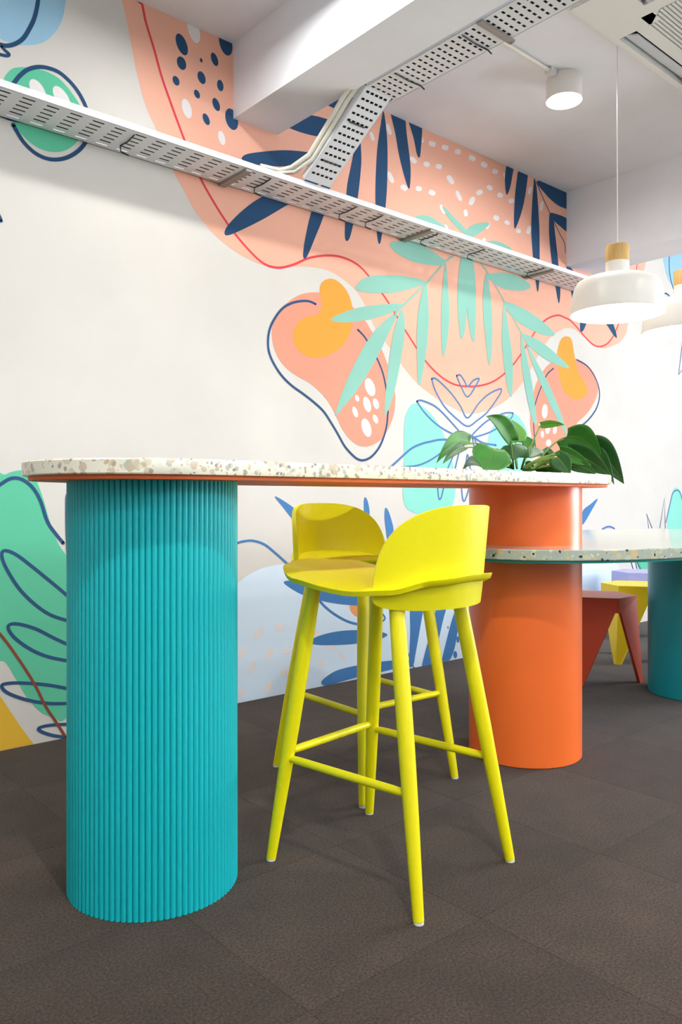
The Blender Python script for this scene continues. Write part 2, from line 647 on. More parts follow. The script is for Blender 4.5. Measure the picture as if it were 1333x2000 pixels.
# seed dots
for a in ((650, 235, 735, 452, 98), (665, 465, 715, 598, 86), (615, 660, 655, 755, 62), (880, 480, 894, 525, 25), (997, 426, 1045, 560, 62), (868, 612, 914, 740, 72),
          (1066, 698, 1090, 812, 62), (826, 798, 864, 884, 52), (1013, 880, 1062, 1010, 64), (913, 1035, 962, 1150, 58), (1160, 985, 1225, 1200, 118), (1100, 200, 1165, 456, 125)):
    oval('navy', 'k', *a)
for a in ((713, 888, 772, 1084, 88), (1073, 1208, 1112, 1352, 64), (770, 40, 850, 332, 112)):
    oval('white', 'k', *a)
# navy palm leaves
leaf2('navy', 'i', '230,570 320,625 380,648 445,667 520,668 600,640 600,560 480,500 350,520')
leaf2('navy', 'i', '-60,740 35,785 110,812 200,835 300,848 400,840 480,790 430,755 370,740 280,710 190,688 60,680')
leaf2('navy', 'x', '472,309 480,302 500,298 540,294 570,294 605,298 640,306 668,316 640,324 600,324 570,325 530,325 495,321 478,316')
leaf2('navy', 'a', '835,868 848,838 900,785 970,735 1080,690 1200,650 1180,690 1120,735 1060,768 980,815 900,855 850,875')
leaf2('navy', 'a', '1130,960 1128,940 1135,890 1155,800 1190,700 1225,640 1228,700 1205,800 1170,890 1142,955')
leaf2('navy', 'b', '88,896 78,880 80,800 85,700 100,620 118,530 132,480 138,560 138,620 125,740 103,860')
leaf2('navy', 'b', '222,415 235,520 236,650 230,760 216,870 207,908 198,880 192,780 192,680 198,560 210,470')
leaf2('navy', 'b', '245,390 295,405 308,500 322,620 320,690 314,700 300,660 280,580 266,500')
leaf2('navy', 'b', '310,420 362,450 360,560 354,587 345,570 335,520')
leaf2('navy', 'b', '690,560 706,610 700,660 692,700 680,725 674,690 675,640')
leaf2('navy', 'b', '730,600 758,630 750,720 735,790 712,850 707,820 710,740 716,680')
leaf2('navy', 'g', '48,40 65,90 80,250 92,450 95,600 95,740 92,930 79,1024 65,960 45,800 28,600 22,450 30,250 40,120')
leaf2('navy', 'g', '68,68 150,60 250,100 360,170 420,260 400,330 320,300 260,275 190,220 130,155')
leaf2('navy', 'g', '183,338 250,350 330,385 420,470 440,560 330,500 280,460 215,400')
leaf2('navy', 'g', '183,340 215,400 230,520 250,700 268,900 275,1020 265,1120 250,1080 230,960 205,800 185,620 176,480')
stroke('navy', 'g', '68,70 120,200 185,340 210,395 270,520 310,600 318,680', .008)
leaf2('navy', 'g', '330,790 400,860 430,1000 402,1132 385,1110 365,1000 345,900')
leaf2('navy', 'g', '560,800 625,850 600,1000 500,1300 462,1368 445,1330 460,1200 520,1000 550,880')
leaf2('navy', 'g', '600,1130 680,1180 745,1330 766,1420 735,1395 690,1325 640,1250')
# white dashes on the salmon field
for a in ((332, 147, 70, 62, 22), (242, 185, 70, 50, 20), (510, 200, 70, 40, 16), (568, 225, 20, 40, 27), (638, 245, 15, 38, 28), (707, 268, 15, 34, 29), (785, 303, 25, 38, 27), (850, 338, 35, 38, 27),
          (910, 375, 20, 32, 27), (962, 400, 75, 40, 12), (465, 313, 45, 45, 25), (538, 336, 20, 34, 27), (604, 348, 15, 34, 27), (342, 407, 65, 66, 25), (415, 463, 35, 40, 29), (495, 468, 15, 34, 27),
          (567, 490, 30, 38, 29), (667, 420, 55, 55, 27), (712, 507, 65, 60, 22), (784, 535, -65, 48, 27), (825, 488, -25, 36, 27), (880, 463, 35, 34, 25), (937, 503, 25, 32, 25), (998, 535, -20, 32, 25),
          (750, 600, 80, 38, 22), (624, 580, 65, 55, 18), (916, 627, 30, 34, 27), (975, 652, 30, 30, 23), (1037, 698, 10, 26, 22), (1093, 693, -70, 45, 23), (1098, 480, -75, 42, 18), (1162, 563, -80, 50, 18),
          (1180, 490, 60, 25, 10), (645, 675, 60, 30, 12), (870, 670, -65, 38, 18), (850, 745, 10, 20, 15)):
    dash('m', *a, layer=2)

# strawberry shapes
blob('berry', 'n', '130,560 140,470 180,370 250,300 340,240 430,215 530,215 640,240 780,325 880,430 960,560 1030,690 1090,850 1125,980 1135,1080 1125,1200 1085,1310 1030,1400 960,1450 890,1468 820,1450 750,1390 690,1300 640,1190 580,1090 510,1010 430,945 330,890 240,820 180,740 145,650', 2)
blob('orange', 'n', '520,190 540,130 590,103 640,108 700,150 750,220 780,310 790,420 775,510 740,600 680,670 600,720 520,745 430,738 360,700 315,640 300,580 310,510 350,450 410,412 480,398 525,370 535,310 525,250', 3)
stroke('lnavy', 'n', '485,308 430,285 360,285 280,305 210,350 150,430 110,520 98,620 110,710 150,800 210,890 290,970 380,1035 470,1105 550,1180 610,1270 670,1370 720,1460 780,1530 830,1570 880,1578 940,1550 1000,1480 1040,1390 1065,1290 1075,1180', .0125)
stroke('lnavy', 'n', '830,518 880,570 930,650 985,750 1030,860 1055,970 1068,1060', .0115)
for a in ((905, 912, 952, 1057, 76), (815, 1047, 832, 1102, 32), (888, 1063, 922, 1187, 58), (963, 1076, 990, 1162, 46), (793, 1143, 822, 1230, 40), (958, 1208, 987, 1279, 38), (878, 1240, 920, 1389, 74)):
    oval('white', 'n', *a, layer=4)
blob('berry', 'c', '893,500 900,440 915,390 945,345 985,325 1030,328 1068,355 1088,395 1086,435 1062,480 1025,518 1007,560 1000,620 960,640 920,620 900,560', 2)
blob('orange', 'c', '975,292 985,268 1000,262 1013,272 1020,310 1030,360 1050,395 1058,420 1045,440 1015,442 988,415 977,370 970,330', 3)
stroke('lnavy', 'c', '1028,330 1060,350 1085,390 1094,430 1085,470 1060,505 1030,530 1010,560 1000,600', .0115)
stroke('lnavy', 'c', '960,355 940,375 920,420 905,470 903,520 908,580', .0105)
for a in ((936, 458, 934, 500, 17), (928, 535, 928, 556, 10), (946, 510, 942, 545, 14), (966, 522, 963, 545, 11), (948, 560, 944, 580, 15), (922, 510, 922, 526, 8)):
    oval('white', 'c', *a, layer=4)

# green palm
G5 = 5
leaf2('green', 'l', '545,145 575,128 630,135 690,170 745,218 800,290 700,250 600,190', G5)
leaf2('green', 'l', '712,78 730,85 780,135 830,185 862,225 845,240 790,190 740,130', G5)
leaf2('green', 'l', '858,222 900,190 950,175 1003,178 985,205 940,240 895,262 855,250', G5)
leaf2('green', 'l', '900,330 980,295 1040,287 1100,310 1142,345 1060,360 960,370', G5)
leaf2('green', 'l', '385,315 410,293 470,290 560,305 640,345 700,385 733,415 700,438 620,435 520,412 430,365', G5)
leaf2('green', 'c', '648,50 655,120 659,200 652,280 643,322 637,290 635,200 640,110', G5)
leaf2('green', 'c', '387,125 410,95 460,85 530,88 594,105 560,120 500,135 430,136', G5)
leaf2('green', 'c', '590,106 598,170 598,240 590,320 576,398 568,390 565,320 565,240 572,170', G5)
leaf2('green', 'c', '316,214 360,190 420,175 490,168 528,171 500,190 430,212 360,222', G5)
leaf2('green', 'c', '507,193 480,260 440,340 390,420 333,488 331,478 350,420 390,330 440,250', G5)
leaf2('green', 'c', '522,186 530,240 520,320 500,420 477,486 471,478 475,420 485,330 500,240', G5)
leaf2('green', 'l', '845,340 868,400 870,550 862,750 845,870 832,893 820,860 808,720 808,560 820,430', G5)
leaf2('green', 'l', '875,340 905,430 918,560 920,760 912,890 903,911 890,880 870,760 858,600 858,430', G5)
leaf2('green', 'c', '766,80 775,120 783,200 782,300 775,346 768,310 757,200 757,130', G5)
leaf2('green', 'c', '766,84 820,78 870,95 894,118 870,130 820,125 785,105', G5)
leaf2('green', 'c', '816,163 870,180 930,220 964,257 930,258 880,235 840,205', G5)
leaf2('green', 'c', '818,165 830,240 842,330 841,420 836,436 825,400 812,300 812,220', G5)
leaf2('green', 'c', '866,254 920,275 970,315 1005,352 985,350 940,330 895,295', G5)
leaf2('green', 'c', '866,258 885,330 900,410 911,500 909,517 898,500 880,420 868,340', G5)
leaf2('green', 'c', '884,288 920,350 960,430 990,510 1002,550 990,535 950,460 915,380 892,320', G5)
stroke('green', 'c', '690,15 675,25 640,55 592,108 525,173 500,200', .011, G5)
stroke('green', 'c', '720,15 745,45 775,85 820,165 870,258 888,292', .010, G5)

# lotus line drawing over two mint drops
blob('mint', 'x', '790,830 795,805 808,788 830,797 855,825 872,860 884,900 890,940 888,975 878,995 850,1005 815,1003 793,990 787,960 789,900', 2)
blob('mint', 'x', '953,865 960,838 980,818 1003,808 1017,818 1030,845 1033,900 1010,950 965,950 950,910', 2)
LW = .0105
stroke('line', 'c', '680,376 690,374 702,390 712,407 728,390 745,384 738,400 712,437 692,405 680,376', LW)
stroke('line', 'c', '608,385 622,386 660,422 690,462 712,498 745,455 775,428 808,414 804,432 770,480 740,505 712,522 680,500 645,465 618,418 608,385', LW)
stroke('line', 'c', '565,450 580,448 620,466 660,505 697,552 660,540 620,515 585,480 565,450', LW)
stroke('line', 'c', '843,484 820,484 780,500 750,522 724,553 770,542 810,520 838,498 843,484', LW)
stroke('line', 's', '-640,930 -450,760 -250,580 -100,510 0,485 120,460 240,460 300,470 400,430 420,405 490,390 560,420 690,500 860,530', .013)
stroke('line', 'x', '778,913 790,912 820,908 850,893 875,872 881,862', LW)
stroke('line', 's', '420,440 380,620 320,870 290,960', LW)
stroke('line', 's', '400,460 290,700 215,870 180,960', LW)
stroke('line', 's', '555,440 570,520 590,620 600,700', LW)
stroke('line', 's', '580,440 620,540 680,640', LW)
stroke('line', 's', '460,860 490,650 530,860', LW)
stroke('line', 'e', '900,30 905,75 915,70 925,30', LW)
stroke('line', 'e', '1003,25 1010,80 1020,80 1035,35', LW)

# under the bar: sky blue field, blue leaves, dashes
blob('sky', 'x', '430,1180 455,1150 475,1130 505,1113 545,1103 620,1098 760,1102 900,1100 1050,1090 1150,1088 1195,1095 1213,1115 1220,1150 1217,1190 1212,1230 1212,1300 900,1330 470,1420 430,1440', 1)
for a in ('193,66 240,90 290,130 330,190 300,230 275,175 235,120', '582,72 594,80 604,125 602,170 585,170 580,120', '672,118 684,124 700,170 708,220 690,300 678,230 670,165'):
    leaf2('blue', 'e', a)
leaf2('blue', 'x', '556,1140 563,1134 590,1139 680,1150 775,1160 775,1185 700,1183 640,1176 590,1161')
leaf2('blue', 'o', '150,345 200,310 300,282 400,270 500,270 610,280 657,300 600,330 500,350 400,362 250,367 170,360')
leaf2('blue', 'o', '226,605 260,570 330,530 450,500 600,475 720,465 805,470 790,490 700,520 600,545 500,565 400,592 300,620 240,628')
leaf2('blue', 'o', '810,60 895,60 870,250 840,420 826,495 800,505 800,420 805,280')
leaf2('blue', 'o', '1000,40 1055,60 1020,200 975,400 958,480 930,510 885,510 885,480 905,400 950,230')
leaf2('blue', 'o', '1040,340 1095,150 1125,180 1108,310 1090,400 1060,465 1010,490')
for a in ((1050, 243, 1051, 260, 9), (1114, 308, 1116, 352, 18), (1097, 405, 1099, 452, 26)):
    oval('blue', 'o', *a)
stroke('blue', 'o', '770,375 800,440 830,520', .009)
stroke('blue', 'p', '500,1100 580,1190 680,1270 800,1340 900,1375 1000,1392', .012)
stroke('blue', 'p', '1190,1250 1235,1320 1185,1365', .010)
oval('peach', 'o', 490, 38, 490, 190, 160, 2)
stroke('blue', 'e', '30,268 60,260 100,258 150,275 200,315 250,360', .011)
for a in ((122, 658, -50, 58, 28), (212, 633, -15, 42, 31), (368, 660, 20, 42, 28), (170, 745, -50, 50, 28), (245, 735, -10, 40, 28), (92, 810, -65, 55, 26), (235, 832, -35, 40, 28), (163, 893, -65, 52, 26),
          (52, 745, -60, 50, 24), (48, 920, -70, 50, 20), (437, 720, 15, 36, 22), (485, 757, 40, 36, 20), (396, 787, 15, 36, 28), (435, 835, -20, 26, 12), (335, 750, 0, 20, 30)):
    dash('e', *a, layer=2)

# lower left: green drop with loops, mustard field
blob('bluegreen', 'd', '-40,170 20,127 70,112 105,118 135,150 160,215 185,300 215,380 255,445 300,560 320,700 310,850 280,980 235,1042 195,1030 150,1010 100,955 60,890 20,825 -40,760')
poly('mustard', 'd', '-30,910 0,950 40,1010 80,1070 125,1140 160,1200 -30,1230')
stroke('lnavy', 'd', '-20,180 0,165 40,142 80,145 120,175 150,225 175,300 205,345 235,382', .0135)
stroke('lnavy', 'd', '265,590 200,535 120,470 60,425 20,410 6,424 20,470 70,550 130,610 190,650 265,674', .0125)
stroke('lnavy', 'd', '265,765 200,735 130,700 60,682 30,692 50,730 110,775 180,805 265,822', .0125)
stroke('lnavy', 'd', '265,926 180,910 80,902 20,905 6,916 30,940 100,965 180,978 265,978', .0125)
stroke('lnavy', 'd', '265,1055 200,1058 160,1064 142,1073 160,1086 200,1098 265,1107', .0125)
stroke('lnavy', 'd', '252,430 248,320 248,215 256,202 266,230', .011)
stroke('brown', 'd', '-15,705 20,745 80,830 130,910 170,990 210,1050 245,1105', .0105)

# far right
blob('blue', 'h', '300,1160 380,1090 440,1040 450,1050 400,1140 315,1285 280,1300', 2, 'painted_leaf')
stroke('line', 'h', '500,1354 540,1332 570,1326 600,1332 628,1348', .014)
stroke('lnavy', 'h', '985,1340 962,1195 1020,1340', .008, sub=1)
stroke('lnavy', 'h', '1100,1340 1150,1030 1157,1340', .008, sub=1)
blob('mint', 'h', '1175,1340 1195,1150 1225,1000 1250,930 1280,918 1310,945 1335,1010 1360,1100 1380,1400 1280,1420 1180,1400')
stroke('line', 'h', '1165,1280 1205,1100 1235,980 1275,947 1310,970 1340,1060', .012)
blob('skyd', 'g', '1165,640 1300,560 1480,560 1480,1010 1330,1020 1265,990 1215,920 1185,820')
stroke('lnavy', 'g', '1224,640 1220,800 1235,920 1265,1015', .010)
stroke('lnavy', 'g', '1158,1047 1185,1036 1210,1047 1237,1078', .013)
oval('mint', 'g', 1165, 1085, 1225, 1085, 45, 2)
stroke('line', 'g', '1335,1470 1302,1742 1345,1690', .010, sub=1)
blob('bluegreen', 'q', '870,190 990,190 1000,310 900,300', 1)
stroke('lnavy', 'q', '795,180 832,305', .010, sub=1)
stroke('lnavy', 'q', '845,180 866,300', .010, sub=1)
stroke('lnavy', 'q', '850,180 912,295', .010, sub=1)

# ------------------------------------------------------------------ bar-height table
COLN, RC = 1.805, 0.208


def stadium(u0, u1, n, r, k=32):
    pts = []
    for i in range(k + 1):
        a = -math.pi / 2 + math.pi * i / k
        pts.append((u1 + r * math.cos(a), n + r * math.sin(a)))
    for i in range(k + 1):
        a = math.pi / 2 + math.pi * i / k
        pts.append((u0 + r * math.cos(a), n + r * math.sin(a)))
    return pts


bar = thing('bar_table', 'tall bar table with cream terrazzo top on a fluted teal column', 'table', (0.949, COLN, 0))


def P(o, root):
    o.parent = root
    return o


def loc_outline(pts, root):
    return [(x - root.location.x, y - root.location.y) for x, y in pts]


ZT = 1.0375
o = slab('table_top', loc_outline(stadium(0.949, 2.492, COLN, 0.308), bar), ZT - 0.034, ZT, M_TERR, bar)
o['label'] = 'cream terrazzo slab with rounded ends'
o = slab('underside_panel', loc_outline(stadium(0.949, 2.492, COLN, 0.294), bar), ZT - 0.044, ZT - 0.034, M_ORANGE_P, bar, 0.001)
o['label'] = 'thin orange panel under the slab'
core = lathe('fluted_column', [(0, 0.004), (RC - .007, 0.004), (RC - .007, ZT - .044), (0, ZT - .044)], M_TEAL, bar, 92)
core['label'] = 'round teal column wrapped in half-round flutes'
NFL = 92
fl_me = None
rf = math.pi * (RC - 0.0068) / NFL * 1.0
for k in range(NFL):
    a = 2 * math.pi * k / NFL
    if fl_me is None:
        bm = bmesh.new()
        prof = [(-0.002, -rf)] + [(rf * math.cos(t) * 1.0, rf * math.sin(t)) for t in [(-90 + 22.5 * i) * math.pi / 180 for i in range(9)]] + [(-0.002, rf)]
        lo = [bm.verts.new((x + RC - .0075, y, 0.001)) for x, y in prof]
        hi = [bm.verts.new((x + RC - .0075, y, ZT - .0442)) for x, y in prof]
        for i in range(len(prof) - 1):
            bm.faces.new((lo[i], lo[i + 1], hi[i + 1], hi[i]))
        bm.faces.new(lo)
        bm.faces.new(hi)
        o = from_bm('flute', bm, M_TEAL, core, 50)
        fl_me = o.data
    else:
        o = link('flute', fl_me, None, core)
    o.rotation_euler = (0, 0, a)
ZL = 0.785
OX = 2.488 - 0.949
o = lathe('upper_drum', [(0, ZL), (RC, ZL), (RC, ZT - .044), (0, ZT - .044)], M_ORANGE, bar, 96, (OX, 0, 0))
o['label'] = 'smooth orange drum standing on the lower table'

# ------------------------------------------------------------------ lower oval table
mt = thing('meeting_table', 'low oval table with grey terrazzo top on orange and dark teal columns', 'table', (2.488, COLN, 0))


def superellipse(cu, cn, a, b, e, k=120):
    r = []
    for i in range(k):
        t = 2 * math.pi * i / k
        c, s = math.cos(t), math.sin(t)
        r.append((cu + math.copysign(abs(c) ** (2 / e), c) * a, cn + math.copysign(abs(s) ** (2 / e), s) * b))
    return r


o = slab('table_top', loc_outline(superellipse(3.26, COLN, 1.16, 0.575, 2.5), mt), ZL - 0.036, ZL, M_TERR_G, mt)
o['label'] = 'polished grey terrazzo slab with yellow and black chips'
o = slab('underside_panel', loc_outline(superellipse(3.26, COLN, 1.148, 0.563, 2.5), mt), ZL - 0.045, ZL - 0.036, M_TEAL_P, mt, 0.001)
o['label'] = 'thin teal panel under the slab'
o = lathe('orange_column', [(0, 0.001), (RC - .003, 0.001), (RC, 0.004), (RC, ZL - .045), (0, ZL - .045)], M_ORANGE, mt, 96)
o['label'] = 'smooth orange round column'
o = lathe('teal_column', [(0, 0.001), (RC - .003, 0.001), (RC, 0.004), (RC, ZL - .045), (0, ZL - .045)], M_TEAL_D, mt, 96, (3.86 - 2.488, 0, 0))
o['label'] = 'smooth dark teal round column'

# ------------------------------------------------------------------ yellow bar stools


def lerp_keys(keys, t):
    for (a, va), (b, vb) in zip(keys, keys[1:]):
        if a <= t <= b:
            k = (t - a) / (b - a)
            k = k * k * (3 - 2 * k)
            return va + (vb - va) * k
    return keys[-1][1]


def make_stool():
    root = thing('bar_stool', '', 'stool')
    # seat pan
    RIM = [(-90, .768), (-60, .762), (-30, .738), (-8, .731), (25, .748), (60, .772), (90, .780)]
    bm = bmesh.new()
    NR, NA = 10, 64

    def seat_pt(rho, a, top):
        c, s = math.cos(a), math.sin(a)
        e = 2.35
        x = math.copysign(abs(c) ** (2 / e), c) * 0.230
        y = math.copysign(abs(s) ** (2 / e), s) * (0.290 if s > 0 else 0.262)
        ang = math.degrees(math.asin(max(-1, min(1, s))))
        zr = lerp_keys(RIM, ang)
        z = 0.750 + (zr - 0.750) * rho ** 2.6
        if not top:
            z -= 0.012 + 0.016 * (1 - rho ** 3)
        return (x * rho - 0.012 * max(s, 0) * rho, y * rho, z)
    tops, bots = [], []
    for top, store in ((True, tops), (False, bots)):
        store.append([bm.verts.new(seat_pt(0, 0, top))])
        for i in range(1, NR + 1):
            rho = (i / NR) ** 0.8
            if i == NR and not top:
                rho = 0.985
            store.append([bm.verts.new(seat_pt(rho, 2 * math.pi * k / NA, top)) for k in range(NA)])
    for store in (tops, bots):
        for k in range(NA):
            bm.faces.new((store[0][0], store[1][k], store[1][(k + 1) % NA]))
        for a, b in zip(store[1:], store[2:]):
            for k in range(NA):
                bm.faces.new((a[k], a[(k + 1) % NA], b[(k + 1) % NA], b[k]))
    for k in range(NA):
        bm.faces.new((tops[-1][k], tops[-1][(k + 1) % NA], bots[-1][(k + 1) % NA], bots[-1][k]))
    from_bm('seat', bm, M_YELLOW, root, 60)
    # wrapped back shell, apron below the rim included
    bm = bmesh.new()
    NS, NV = 40, 18
    TH = 0.011

    def back_pt(s, v, off):
        ang = s * math.radians(66)
        q = max(0.0, 1 - abs(s) ** 3.0)
        zt = 0.742 + 0.194 * q ** (1 / 2.6)
        zb = 0.726 - 0.040 * max(0.0, 1 - abs(s) ** 5) ** (1 / 4.0)
        z = zb + (zt - zb) * v
        k = (z - 0.74) / 0.19
        x = 0.010 + (0.201 + off) * math.sin(ang) / math.sin(math.radians(66)) * (1 - 0.035 * max(k, 0) + 0.05 * min(k, 0))
        y = -0.224 - off + 0.130 * (1 - math.cos(ang)) / (1 - math.cos(math.radians(66))) - 0.022 * k
        return (x, y, z)
    g = {}
    for side in (0, 1):
        for i in range(NS + 1):
            s = math.sin((i / NS - 0.5) * math.pi) * 0.999
            for j in range(NV + 1):
                g[side, i, j] = bm.verts.new(back_pt(s, j / NV, TH if side else 0))
    for side in (0, 1):
        for i in range(NS):
            for j in range(NV):
                bm.faces.new((g[side, i, j], g[side, i + 1, j], g[side, i + 1, j + 1], g[side, i, j + 1]))
    for i in range(NS):
        for j in (0, NV):
            bm.faces.new((g[0, i, j], g[0, i + 1, j], g[1, i + 1, j], g[1, i, j]))
    for j in range(NV):
        for i in (0, NS):
            bm.faces.new((g[0, i, j], g[0, i, j + 1], g[1, i, j + 1], g[1, i, j]))
    from_bm('backrest', bm, M_YELLOW, root, 50)

    def leg_at(sx, sy, z):
        k = z / 0.735
        fy = 0.238 if sy > 0 else -0.240
        return Vector((sx * (0.205 + (0.130 - 0.205) * k) - 0.014 * k, fy + ((0.135 if sy > 0 else -0.128) - fy) * k, z))
    for sx in (-1, 1):
        for sy in (-1, 1):
            zs = [0.006, 0.10, 0.22, 0.36, 0.50, 0.64, 0.722 if sy > 0 else 0.716]
            rs = [.0128, .0150, .0176, .0196, .0200, .0194, .0184]
            lg = tube('leg', [leg_at(sx, sy, z) for z in zs], rs, M_YELLOW_LEG, root, 20)
            f = leg_at(sx, sy, 0.003)
            gl = lathe('glide', [(0, -.003), (.0118, -.003), (.0122, 0), (.0122, .0032), (0, .0032)], M_GLIDE, lg, 16, f)
            gl['label'] = 'white nylon glide'

    def bar_between(a, b, z):
        p, q = leg_at(*a, z), leg_at(*b, z)
        d = (q - p).normalized()
        tube('stretcher', [p + d * 0.010, p + d * .05, q - d * .05, q - d * 0.010], [.0088, .0105, .0105, .0088], M_YELLOW_LEG, root, 14)
    bar_between((-1, 1), (1, 1), 0.288)
    bar_between((-1, -1), (-1, 1), 0.272)
    bar_between((1, -1), (1, 1), 0.272)
    return root


st = make_stool()
st.location = (1.467, 1.491, 0)
st.rotation_euler = (0, 0, math.radians(7.7))
st['label'] = 'yellow bar stool on the open side of the bar table, backrest away from the mural'
st['group'] = 'yellow bar stools at the bar table'
st2 = copy_tree(st)
st2.location = (1.872, 2.032, 0)
st2.rotation_euler = (0, 0, math.radians(177.5))
st2['label'] = 'yellow bar stool on the mural side of the bar table, backrest towards the wall'

# ------------------------------------------------------------------ faceted low stools


def faceted_stool(m, label, c, rot, h=0.45, R=0.188):
    root = thing('faceted_stool', label, 'stool', (c[0], c[1], 0), rot, 'low faceted stools around the oval table')
    hexp = [Vector((R * math.cos(math.radians(60 * k)), R * math.sin(math.radians(60 * k)))) for k in range(6)]
    TH = 0.012
    bm = bmesh.new()
    lo = [bm.verts.new((p.x, p.y, h - TH)) for p in hexp]
    hi = [bm.verts.new((p.x, p.y, h)) for p in hexp]
    for k in range(6):
        bm.faces.new((lo[k], lo[(k + 1) % 6], hi[(k + 1) % 6], hi[k]))
    bm.faces.new(lo)
    bm.faces.new(hi)
    from_bm('seat', bm, m, root)
    for k in (0, 2, 4):                                   # folded legs on alternate corners
        B = hexp[k]
        foot = B * 1.16
        t = Vector((-B.y, B.x)).normalized()
        bm = bmesh.new()
        for sgn, A in ((1, hexp[(k + 1) % 6]), (-1, hexp[(k - 1) % 6])):
            def q(p, z, inn=0.0):
                return bm.verts.new((p.x * (1 - inn), p.y * (1 - inn), z))
            Aup = A.lerp(B, 0.0)
            Ac = A.lerp(B, 0.10)
            fo = foot + t * sgn * 0.022 - B.normalized() * 0.014
            outer = [q(B, h - TH), q(Aup, h - TH), q(Aup, h - .075), q(Ac, h - .075), q(fo, 0.0), q(foot, 0.0)]
            inn = [q(B, h - TH, .07), q(Aup, h - TH, .07), q(Aup, h - .075, .07), q(Ac, h - .075, .07), q(fo, 0.0, .07), q(foot, 0.0, .07)]
            bm.faces.new(outer)
            bm.faces.new(inn)
            for i in range(6):
                bm.faces.new((outer[i], outer[(i + 1) % 6], inn[(i + 1) % 6], inn[i]))
        bmesh.ops.triangulate(bm, faces=[f for f in bm.faces if len(f.verts) > 4])
        from_bm('leg', bm, m, root)
    return root


faceted_stool(M_RED, 'low faceted red stool between the orange and dark teal columns', (3.765, 2.262), math.radians(-57.6))
faceted_stool(M_STYEL, 'low faceted mustard yellow stool behind the red stool', (4.40, 2.41), math.radians(-178))
faceted_stool(M_LAV, 'low faceted lavender stool by the wall behind the mustard stool', (5.19, 2.80), math.radians(-175))

# ------------------------------------------------------------------ cable trays


def tray_plate(bm, o, dl, dw, L, W, pitch, slot, rows, sw, marg):
    """perforated plate: rows of slots along dl; real holes"""
    rp = (W - 2 * marg) / rows
    strips = [(0, marg + (rp - sw) / 2, False)]
    for r in range(rows):
        a = marg + r * rp + (rp - sw) / 2
        strips.append((a, a + sw, True))
        b = W if r == rows - 1 else marg + (r + 1) * rp + (rp - sw) / 2
        strips.append((a + sw, b, False))
    nc = int(L / pitch)
    for a, b, holes in strips:
        segs = [(0, L)]
        if holes:
            segs = []
            x = 0
            for c in range(nc):
                h0 = c * pitch + (pitch - slot) / 2
                segs.append((x, h0))
                x = h0 + slot
            segs.append((x, L))
        for s0, s1 in segs:
            vs = [bm.verts.new(o + dl * s + dw * w) for s, w in ((s0, a), (s1, a), (s1, b), (s0, b))]
            bm.faces.new(vs)


def lip(bm, o, dl, up, L, hgt, th, dw):
    vs = []
    for s in (0, L):
        for z in (0, hgt):
            for w in (0, th):
                vs.append(bm.verts.new(o + dl * s + up * z + dw * w))
    for f in ((0, 1, 3, 2), (4, 6, 7, 5), (0, 4, 5, 1), (2, 3, 7, 6), (0, 2, 6, 4), (1, 5, 7, 3)):
        bm.faces.new([vs[i] for i in f])


TN0, TN1, TZ = 2.872, 3.098, 2.392
tr = thing('cable_tray', 'long perforated white cable tray along the mural wall', 'cable tray', (-0.6, TN0, TZ), 0, 'white cable trays')
UX, UY, UZ = Vector((1, 0, 0)), Vector((0, 1, 0)), Vector((0, 0, 1))
TL = 5.85
bm = bmesh.new()
tray_plate(bm, Vector((0, 0, 0)), UX, UY, TL, TN1 - TN0, 0.088, 0.046, 6, 0.0085, 0.012)
from_bm('perforated_base', bm, M_WHITE_METAL, tr)
for nm, y, d in (('front_lip', 0, UY), ('rear_lip', TN1 - TN0, -UY)):
    bm = bmesh.new()
    lip(bm, Vector((0, y, 0)), UX, UZ, TL, 0.026 if nm == 'front_lip' else 0.05, 0.003, d)
    from_bm(nm, bm, M_WHITE_METAL, tr)
for u in (0.75, 1.97, 3.15, 4.28):                        # struts under the tray, fixed to the wall
    box('support_strut', (u + .6 - .016, 0.004, -0.013), (u + .6 + .016, N_WALL - TN0 - .003, -0.0005), M_GREY_METAL, tr)
for k, u in enumerate((1.44, 2.10, 2.62, 2.80, 3.22, 3.62, 4.2)):
    a = .6 + u
    pts = [(a, .03, -.004), (a + .004, .10, -.006), (a - .002, .15, -.006), (a + .01, .17, -.02), (a + .035, .15, -.035)]
    o = tube('cable_tie', [Vector(p) for p in pts], .0028, M_BLACK, tr, 6)

tr2 = thing('cable_tray', 'perforated white cable tray climbing to the beam and running along it', 'cable tray', (2.315, 2.50, 2.722), 0, 'white cable trays')
W2 = 0.18
bm = bmesh.new()
L2 = 4.0
tray_plate(bm, Vector((0, 0, 0)), -UY, UX, L2, W2, 0.0345, 0.010, 5, 0.018, 0.012)
from_bm('perforated_base', bm, M_WHITE_METAL, tr2)
e0 = Vector((0, 0, 0))
e1 = Vector((2.262 - 2.315, 2.86 - 2.50, 2.42 - 2.722))
dn = (e1 - e0)
L3 = dn.length
dn.normalize()
up3 = UX.cross(dn).normalized()
if up3.z < 0:
    up3 = -up3
bm = bmesh.new()
tray_plate(bm, e0, dn, UX, L3, W2 * .86, 0.0345, 0.010, 5, 0.018, 0.012)
o = from_bm('sloping_base', bm, M_WHITE_METAL, tr2)
for x, d in ((0, UX), (W2, -UX)):
    bm = bmesh.new()
    lip(bm, Vector((x, 0, 0)), -UY, UZ, L2, 0.03, 0.002, d)
    from_bm('side_lip', bm, M_WHITE_METAL, tr2)
    bm = bmesh.new()
    lip(bm, Vector((x if x == 0 else W2 * .86, 0, 0)), dn, up3, L3, 0.03, 0.002, d)
    from_bm('side_lip', bm, M_WHITE_METAL, tr2)
